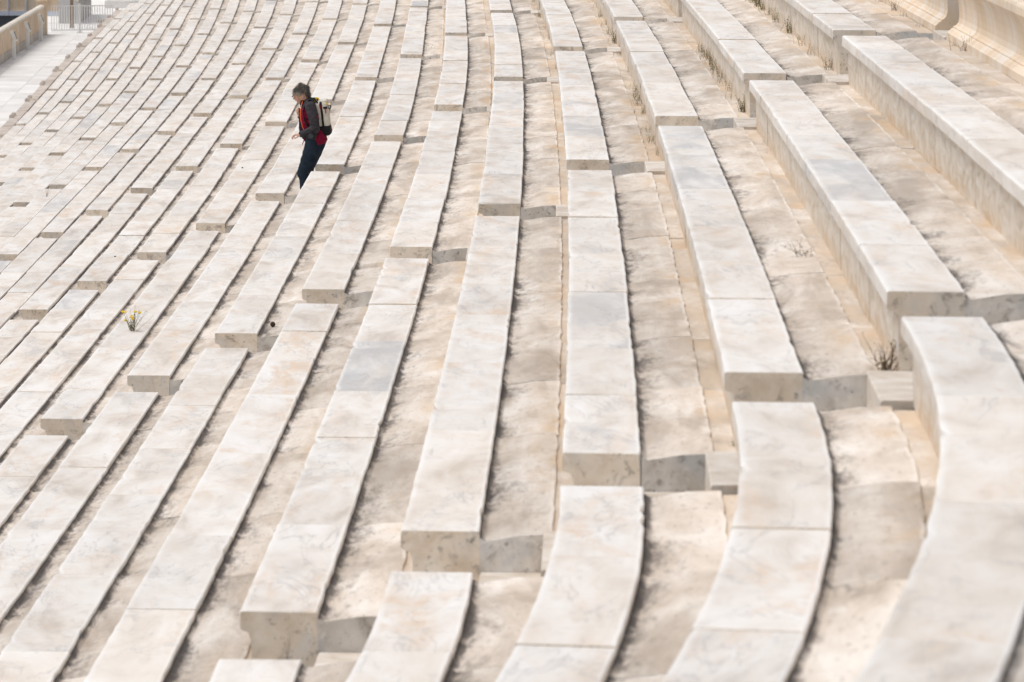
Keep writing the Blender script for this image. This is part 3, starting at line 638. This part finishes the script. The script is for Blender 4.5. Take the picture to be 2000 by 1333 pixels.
# one continuous body
body = [
    ([(0.155, 0, 0.86), (0.115, 0, 0.98), (0.09, 0, 1.13), (0.085, 0, 1.26)], [(0.095, 0.13), (0.08, 0.11), (0.085, 0.12), (0.07, 0.12)]),
    ([(0.075, 0, 1.29), (0.045, 0, 1.35), (0.01, 0, 1.41)], [0.062, 0.052, 0.052]),
    ([(0.015, 0, 1.40), (-0.015, 0, 1.455), (-0.02, 0, 1.49)], [(0.085, 0.07), (0.098, 0.077), (0.07, 0.06)]),
    ([(-0.045, 0, 1.42), (-0.055, 0, 1.375), (-0.04, 0, 1.335)], [(0.056, 0.058), (0.048, 0.05), (0.034, 0.036)]),
    ([(-0.098, 0, 1.392), (-0.113, 0, 1.366), (-0.103, 0, 1.360)], [0.008, 0.012, 0.011]),
    ([(0.005, -0.077, 1.405), (0.0, -0.079, 1.375)], [(0.017, 0.009), (0.011, 0.008)]), ([(0.005, 0.077, 1.405), (0.0, 0.079, 1.375)], [(0.017, 0.009), (0.011, 0.008)]),
    ([(0.06, -0.06, 1.29), LSH, (0.13, -0.21, 1.16), LEL], [0.05, 0.052, 0.045, 0.038]), ([LEL, (0.08, -0.24, 0.98), LWR], [0.038, 0.036, 0.026]),
    ([(0.06, 0.06, 1.29), RSH, (0.06, 0.22, 1.16), REL], [0.05, 0.052, 0.045, 0.038]), ([REL, (-0.01, 0.22, 1.10), RWR], [0.038, 0.036, 0.026]),
    ([(0.15, -0.05, 0.86), LH, (0.08, -0.09, 0.66), LK], [0.09, 0.088, 0.075, 0.055]), ([LK, (0.035, -0.085, 0.33), LA], [0.053, 0.054, 0.036]), ([LA, (-0.02, -0.088, 0.05), LT], [0.034, 0.03, 0.024]),
    ([(0.15, 0.05, 0.86), RH, (0.10, 0.09, 0.67), RK], [0.09, 0.088, 0.075, 0.055]), ([RK, (0.10, 0.09, 0.40), RA_], [0.053, 0.052, 0.036]), ([RA_, (0.10, 0.09, 0.23), RT_], [0.034, 0.03, 0.024]),
    # left hand, loosely curled: palm, four fingers, thumb
    ([LWR, (-0.045, -0.232, 0.950)], [(0.022, 0.030), (0.015, 0.036)]),
    ([(-0.055, -0.262, 0.952), (-0.088, -0.262, 0.943), (-0.106, -0.258, 0.920), (-0.100, -0.255, 0.900)], [0.0092, 0.0085, 0.008, 0.007]),
    ([(-0.058, -0.243, 0.955), (-0.095, -0.243, 0.946), (-0.115, -0.240, 0.922), (-0.107, -0.238, 0.898)], [0.0092, 0.0085, 0.008, 0.007]),
    ([(-0.058, -0.223, 0.955), (-0.093, -0.223, 0.946), (-0.112, -0.221, 0.924), (-0.105, -0.219, 0.902)], [0.0090, 0.0083, 0.0078, 0.007]),
    ([(-0.052, -0.204, 0.952), (-0.080, -0.203, 0.943), (-0.094, -0.202, 0.925), (-0.090, -0.201, 0.908)], [0.0082, 0.0076, 0.007, 0.0063]),
    ([(-0.022, -0.262, 0.945), (-0.050, -0.282, 0.925), (-0.078, -0.276, 0.912)], [0.011, 0.0095, 0.008]),
    # right hand, closed on the pack strap
    ([RWR, (-0.058, 0.150, 1.195)], [(0.024, 0.028), (0.018, 0.036)]),
    ([(-0.072, 0.172, 1.215), (-0.082, 0.150, 1.232), (-0.070, 0.118, 1.234), (-0.052, 0.112, 1.228)], [0.0092, 0.0085, 0.008, 0.007]),
    ([(-0.078, 0.168, 1.197), (-0.088, 0.144, 1.214), (-0.074, 0.112, 1.215), (-0.054, 0.108, 1.208)], [0.0092, 0.0085, 0.008, 0.007]),
    ([(-0.078, 0.164, 1.179), (-0.088, 0.140, 1.194), (-0.074, 0.110, 1.195), (-0.054, 0.106, 1.189)], [0.0090, 0.0083, 0.0078, 0.007]),
    ([(-0.075, 0.160, 1.162), (-0.083, 0.138, 1.175), (-0.071, 0.112, 1.176), (-0.054, 0.108, 1.172)], [0.0082, 0.0076, 0.007, 0.0063]),
    ([(-0.045, 0.140, 1.212), (-0.050, 0.118, 1.240), (-0.062, 0.102, 1.246)], [0.011, 0.0095, 0.008]),
]
fuse('body', body, 0.0055, SKIN, person, None, 4)
HAIR = NT('grey_hair'); tc = HAIR.n('ShaderNodeTexCoord'); mp = HAIR.n('ShaderNodeMapping'); mp.inputs['Scale'].default_value = (14, 90, 40); mp.inputs['Rotation'].default_value = (0, R(25), 0)
HAIR.l(tc.outputs['Object'], mp.inputs[0]); hn = HAIR.noise(mp.outputs[0], 1.0, 4, 0.6)
sepz = HAIR.n('ShaderNodeSeparateXYZ'); HAIR.l(tc.outputs['Object'], sepz.inputs[0])
hc = HAIR.ramp(hn, [(0.3, (0.036, 0.029, 0.024)), (0.52, (0.088, 0.072, 0.060)), (0.72, (0.21, 0.185, 0.16))])
hc = HAIR.mix(HAIR.math('MULTIPLY', HAIR.step(sepz.outputs[2], 1.465, 1.41), HAIR.step(sepz.outputs[0], 0.05, -0.03)), hc, (0.36, 0.325, 0.28))
HAIR.bump(hn, 0.8, 0.006); M_HAIR = HAIR.fin(hc, 0.55, 0.4)
hair = fuse('hair', [
    ([(0.045, 0, 1.415), (0.022, 0, 1.462), (-0.025, 0, 1.474), (-0.058, 0, 1.455)], [(0.042, 0.072), (0.074, 0.083), (0.084, 0.083), (0.056, 0.072)]),
    ([(-0.065, 0, 1.475), (-0.094, 0, 1.450), (-0.105, 0.0, 1.428)], [(0.034, 0.066), (0.022, 0.056), (0.010, 0.04)]),
    ([(-0.01, -0.062, 1.455), (-0.045, -0.068, 1.425), (-0.03, -0.074, 1.408)], [0.03, 0.02, 0.011]), ([(-0.01, 0.062, 1.455), (-0.045, 0.068, 1.425), (-0.03, 0.074, 1.408)], [0.03, 0.02, 0.011]),
    ([(0.058, 0, 1.42), (0.062, 0, 1.385), (0.055, 0, 1.362)], [(0.034, 0.062), (0.024, 0.052), (0.012, 0.04)]),
], 0.006, M_HAIR, person, None, 3)
nrm = [vt.normal.copy() for vt in hair.data.vertices]
for vt, vn in zip(hair.data.vertices, nrm):
    q = mnoise.noise(Vector((vt.co.x * 30, vt.co.y * 80, vt.co.z * 45))) ; vt.co = vt.co + vn * 0.006 * q
# loose strands combed forwards over the hair
r_ = random.Random(5); sv, sf = [], []
hm = hair.data; npoly = len(hm.polygons)
for k in range(2600):
    pg = hm.polygons[r_.randrange(npoly)]; c = pg.center + Vector((r_.gauss(0, .003), r_.gauss(0, .003), r_.gauss(0, .003))); nn = pg.normal
    if nn.z < -0.55: continue
    fl = Vector((-0.8, 0.35 * (1 if c.y > 0 else -1) * r_.random(), -0.35 - 0.5 * (c.x > 0.02))); fl = fl - nn * fl.dot(nn)
    if c.x > 0.03: fl = Vector((0.35, 0, -1)) - nn * Vector((0.35, 0, -1)).dot(nn)
    if fl.length < 0.1: continue
    fl = (fl.normalized() + nn * r_.uniform(0.05, 0.40) + Vector((r_.gauss(0, .15), r_.gauss(0, .15), r_.gauss(0, .12)))).normalized(); L = r_.uniform(0.018, 0.042)
    sd_ = fl.cross(nn).normalized() * 0.0016
    b0 = c - nn * 0.002; m0 = c + fl * L * 0.55 + nn * 0.003; t0 = c + fl * L - nn * 0.002
    kk = len(sv); sv += [tuple(b0 - sd_), tuple(b0 + sd_), tuple(m0 + sd_ * 0.8), tuple(m0 - sd_ * 0.8), tuple(t0)]; sf += [(kk, kk + 1, kk + 2, kk + 3), (kk + 3, kk + 2, kk + 4)]
link('hair_strands', mesh('hair_strands', sv, sf), M_HAIR, hair)['kind'] = 'stuff'
def glasses(bm):
    for sy in (-1, 1):
        box_bm(bm, -0.117, sy * 0.032, 1.398, 0.007, 0.046, 0.034, R(sy * 12), R(28), 0, bev=0.003)
gl = bm_obj('sunglasses', glasses, plain('brown_lens', (0.05, 0.022, 0.012), 0.15, 0.5), person)
def gframe(bm):
    box_bm(bm, -0.118, 0, 1.410, 0.006, 0.02, 0.006)
    for sy in (-1, 1): box_bm(bm, -0.060, sy * 0.068, 1.408, 0.11, 0.005, 0.008, R(sy * -8), R(-6))
bm_obj('glasses_frame', gframe, plain('amber_frame', (0.45, 0.22, 0.08), 0.4, 0.4), gl)
bm_obj('lips', lambda bm: box_bm(bm, -0.087, 0, 1.343, 0.012, 0.036, 0.010, 0, R(30), 0, bev=0.004), plain('lip', (0.42, 0.17, 0.14), 0.5, 0.3), person)
M_JEAN = NT('dark_denim'); tc = M_JEAN.n('ShaderNodeTexCoord'); a_ = M_JEAN.noise(tc.outputs['Object'], 9, 4); b_ = M_JEAN.noise(tc.outputs['Object'], 120, 2)
M_JEAN = M_JEAN.fin(M_JEAN.mix(M_JEAN.step(b_, 0.4, 0.7, 0, 0.3), M_JEAN.ramp(a_, [(0.35, (0.009, 0.015, 0.025)), (0.65, (0.020, 0.032, 0.050))]), (0.035, 0.05, 0.07)), 0.85, 0.15)
fuse('jeans', [
    ([(0.15, 0, 0.95), (0.152, 0, 0.86)], [(0.135, 0.165), (0.130, 0.175)]),
    ([(0.15, -0.055, 0.87), LH, (0.085, -0.09, 0.66), LK], [(0.128, 0.11), (0.122, 0.10), (0.100, 0.09), (0.076, 0.072)]), ([LK, (0.028, -0.085, 0.40), (0.038, -0.085, 0.30), (0.038, -0.085, 0.11)], [(0.074, 0.072), (0.066, 0.068), (0.066, 0.066), (0.064, 0.066)]),
    ([(0.15, 0.055, 0.87), RH, (0.105, 0.09, 0.67), RK], [(0.128, 0.11), (0.118, 0.10), (0.094, 0.09), (0.072, 0.07)]), ([RK, (0.10, 0.09, 0.40), (0.155, 0.09, 0.29)], [(0.07, 0.07), (0.064, 0.066), (0.058, 0.06)]),
], 0.009, M_JEAN, person, None, 4, 0.006, 14)
M_SHOE = plain('dark_shoe', (0.03, 0.028, 0.028), 0.7, 0.3, 0.2, 30)
for (an, toe) in ((LA, LT), (RA_, RT_)):
    zb = toe[2] - 0.04
    fuse('shoe', [([(an[0] + 0.045, an[1], zb + 0.045), (an[0] - 0.02, an[1], zb + 0.05), (toe[0] + 0.01, toe[1], zb + 0.035)], [(0.036, 0.038), (0.042, 0.042), (0.030, 0.042)]), ([(an[0] + 0.01, an[1], zb + 0.05), (an[0] + 0.012, an[1], zb + 0.10)], [0.045, 0.045])], 0.007, M_SHOE, person, None, 3)
CRIM = plain('crimson_fleece', (0.185, 0.006, 0.030), 0.85, 0.15, 0.15, 40)
GREY = plain('charcoal_sleeve', (0.040, 0.036, 0.042), 0.75, 0.2, 0.18, 30)
NAVY = plain('navy_shirt', (0.012, 0.014, 0.024), 0.85, 0.15, 0.2, 30)
ORAN = plain('orange_zip', (0.85, 0.13, 0.03), 0.5, 0.3)
BLK = plain('black_webbing', (0.012, 0.012, 0.013), 0.7, 0.25, 0.15, 60)
fuse('shirt', [([(0.105, 0, 0.90), (0.075, 0, 0.96), (0.062, 0, 1.06), (0.060, 0, 1.18), (0.05, 0, 1.27)], [(0.10, 0.13), (0.118, 0.135), (0.115, 0.135), (0.105, 0.14), (0.07, 0.12)]), ([(0.04, 0, 1.27), (0.02, 0, 1.325)], [0.07, 0.06])], 0.009, NAVY, person, None, 4, 0.005, 16)
arms = [(LSH, LEL), (LEL, LWR), (RSH, REL), (REL, RWR)]
def pick(c):
    if min(seg_d(c, *a) for a in arms) < 0.074: return 1
    if c.z > 1.262: return 1
    return 0
fuse('jacket', [
    ([(0.195, 0, 0.875), (0.170, 0, 0.95), (0.142, 0, 1.06), (0.128, 0, 1.17), (0.112, 0, 1.265), (0.085, 0, 1.315)], [(0.095, 0.185), (0.100, 0.175), (0.105, 0.175), (0.110, 0.185), (0.095, 0.17), (0.07, 0.09)]),
    ([(0.07, -0.06, 1.30), LSH, (0.14, -0.215, 1.15), LEL], [0.066, 0.070, 0.063, 0.056]), ([LEL, (0.08, -0.24, 0.985), (0.012, -0.236, 0.962)], [0.056, 0.052, 0.038]),
    ([(0.06, 0.06, 1.30), RSH, (0.06, 0.225, 1.16), REL], [0.066, 0.068, 0.060, 0.054]), ([REL, (-0.01, 0.225, 1.10), (-0.043, 0.185, 1.132)], [0.054, 0.048, 0.038]),
    ([(0.095, 0, 1.29), (0.062, 0, 1.335)], [(0.075, 0.085), (0.066, 0.07)]),
    ([(0.075, -0.128, 0.98), (0.052, -0.128, 1.06), (0.040, -0.122, 1.16), (0.045, -0.10, 1.26)], [(0.055, 0.04), (0.060, 0.042), (0.058, 0.042), (0.05, 0.045)]), ([(0.075, 0.128, 0.98), (0.052, 0.128, 1.06), (0.040, 0.122, 1.16), (0.045, 0.10, 1.26)], [(0.055, 0.04), (0.060, 0.042), (0.058, 0.042), (0.05, 0.045)]),
], 0.009, [CRIM, GREY], person, pick, 3, 0.008, 24)
def tube_obj(name, pts, r, mat, parent, n=8):
    v, f = [], []; loft(v, f, pts, [r] * len(pts), n); return link(name, mesh(name, v, f, True), mat, parent)
tube_obj('zip', [(0.000, -0.070, 1.335), (-0.012, -0.100, 1.28), (-0.018, -0.128, 1.20), (-0.014, -0.140, 1.12), (0.004, -0.150, 1.05), (0.03, -0.155, 0.99)], 0.0062, ORAN, person)
tube_obj('hem_trim', [(0.108, -0.150, 0.885), (0.120, -0.150, 0.85), (0.128, -0.150, 0.815)], 0.009, ORAN, person)
fuse('jacket_tail', [([(0.20, -0.03, 0.95), (0.205, -0.03, 0.88), (0.19, -0.03, 0.835)], [(0.085, 0.16), (0.092, 0.165), (0.072, 0.15)])], 0.009, CRIM, person, None, 3, 0.006, 16)
tube_obj('cuff', [(0.022, -0.237, 0.966), (0.004, -0.236, 0.960)], 0.042, GREY, person, 12)
tube_obj('zip_pull', [(0.03, -0.15, 0.90), (0.005, -0.15, 0.83)], 0.005, CRIM, person)

# backpack: a thing of its own
pk = thing('backpack', porg + Vector((0.27, 0, 0.92)), 'off-white and black backpack with yellow loops on the walker\'s back', 'backpack')
WHT = plain('off_white_canvas', (0.62, 0.59, 0.51), 0.8, 0.2, 0.1, 25); YEL = plain('yellow_webbing', (0.78, 0.50, 0.02), 0.6, 0.3); RED = plain('red_cord', (0.45, 0.03, 0.03), 0.6, 0.3)
TILT = R(-7)
def pl(x, y, z): q = Matrix.Rotation(TILT, 3, 'Y') @ Vector((x, y, z)); return q
def pbox(name, c, sx, sy, sz, mat, bev, seg=3):
    def fn(bm):
        g = bmesh.ops.create_cube(bm, size=1.0); bmesh.ops.transform(bm, matrix=Matrix.Diagonal((sx, sy, sz, 1)), verts=g['verts'])
        bmesh.ops.bevel(bm, geom=bm.edges[:], offset=bev, segments=seg, affect='EDGES', profile=0.5)
        bmesh.ops.subdivide_edges(bm, edges=[e for e in bm.edges if e.calc_length() > 0.08], cuts=3, use_grid_fill=True)
        for vt in bm.verts: vt.co += vt.co.normalized() * 0.006 * mnoise.noise(vt.co * 22 + Vector((sx * 9, 0, 0)))
        bmesh.ops.transform(bm, matrix=Matrix.Rotation(TILT, 4, 'Y'), verts=bm.verts)
    return bm_obj(name, fn, mat, pk, pl(*c), True)
pbox('bag', (0, 0, 0.265), 0.150, 0.27, 0.31, WHT, 0.035)
pbox('bottom_panel', (0.002, 0, 0.075), 0.158, 0.278, 0.135, BLK, 0.04)
pbox('back_panel', (-0.078, 0, 0.23), 0.035, 0.24, 0.40, BLK, 0.014, 2)
pbox('side_stripe', (0.0, -0.132, 0.27), 0.026, 0.022, 0.30, BLK, 0.006, 1)
pbox('top_flap', (0.02, 0, 0.415), 0.105, 0.24, 0.05, WHT, 0.02)
pbox('buckle_patch', (0.048, -0.135, 0.345), 0.05, 0.014, 0.026, BLK, 0.004, 1)
def loop(name, c, rx, rz, rad, mat, a0=0, a1=360, tw=0.0):
    pts = []
    for q in range(13):
        a = R(a0 + (a1 - a0) * q / 12); pts.append(pl(c[0] + rx * math.cos(a), c[1] + tw * math.cos(a), c[2] + rz * math.sin(a)))
    return tube_obj(name, pts, rad, mat, pk, 6)
loop('haul_loop', (-0.045, -0.04, 0.435), 0.022, 0.032, 0.009, YEL, -20, 200)
loop('side_loop', (0.055, -0.12, 0.375), 0.030, 0.016, 0.009, YEL, 20, 190)
loop('carabiner', (0.098, -0.12, 0.345), 0.016, 0.022, 0.0045, BLK)
for (a, b) in (((-0.015, -0.146, 0.40), (-0.012, -0.146, 0.345)), ((0.05, -0.146, 0.33), (0.048, -0.146, 0.28))):
    tube_obj('zip_cord', [pl(*a), pl(*b)], 0.006, RED, pk, 6)
def strapo(sy): 
    return [Vector(q) - (pk.location - porg) for q in ((0.20, sy * 0.10, 1.30), (0.15, sy * 0.105, 1.365), (0.085, sy * 0.115, 1.362), (0.035, sy * 0.125, 1.30), (0.012, sy * 0.135, 1.22), (0.03, sy * 0.16, 1.12), (0.10, sy * 0.185, 1.00), (0.19, sy * 0.17, 0.95))]
for sy in (-1, 1):
    v, f = [], []; loft(v, f, strapo(sy), [(0.010, 0.028)] * 8, 8); link('shoulder_strap', mesh('shoulder_strap', v, f, True), BLK, pk)
# camera hanging at the hip
cm = thing('hanging_camera', porg + Vector((0.118, -0.27, 0.945)), 'black camera hanging at the walker\'s left hip', 'camera')
bm_obj('camera_body', lambda bm: (box_bm(bm, 0, 0.02, 0, 0.12, 0.05, 0.085, 0, R(8), 0, bev=0.012), box_bm(bm, 0, 0.02, 0.05, 0.045, 0.045, 0.03, bev=0.008)), plain('black_plastic', (0.010, 0.010, 0.011), 0.45, 0.4, 0.1, 60), cm)
def lens(bm):
    for (r, d, y) in ((0.036, 0.05, -0.03), (0.033, 0.03, -0.06)):
        g = bmesh.ops.create_cone(bm, cap_ends=True, segments=24, radius1=r, radius2=r, depth=d); bmesh.ops.transform(bm, matrix=Matrix.Translation((0, y, 0)) @ Matrix.Rotation(R(90), 4, 'X'), verts=g['verts'])
ln = bm_obj('lens_barrel', lens, plain('lens_black', (0.014, 0.014, 0.016), 0.5, 0.4), cm)
def cap(bm):
    g = bmesh.ops.create_cone(bm, cap_ends=True, segments=24, radius1=0.030, radius2=0.028, depth=0.008); bmesh.ops.transform(bm, matrix=Matrix.Translation((0, -0.078, 0)) @ Matrix.Rotation(R(90), 4, 'X'), verts=g['verts'])
bm_obj('lens_cap', cap, plain('lens_cap', (0.035, 0.045, 0.055), 0.5, 0.4), ln)
tube_obj('camera_strap', [(0.05, 0.03, 0.04), (0.085, 0.06, 0.17), (0.03, 0.08, 0.36), (-0.03, 0.17, 0.44)], 0.006, BLK, cm, 6)
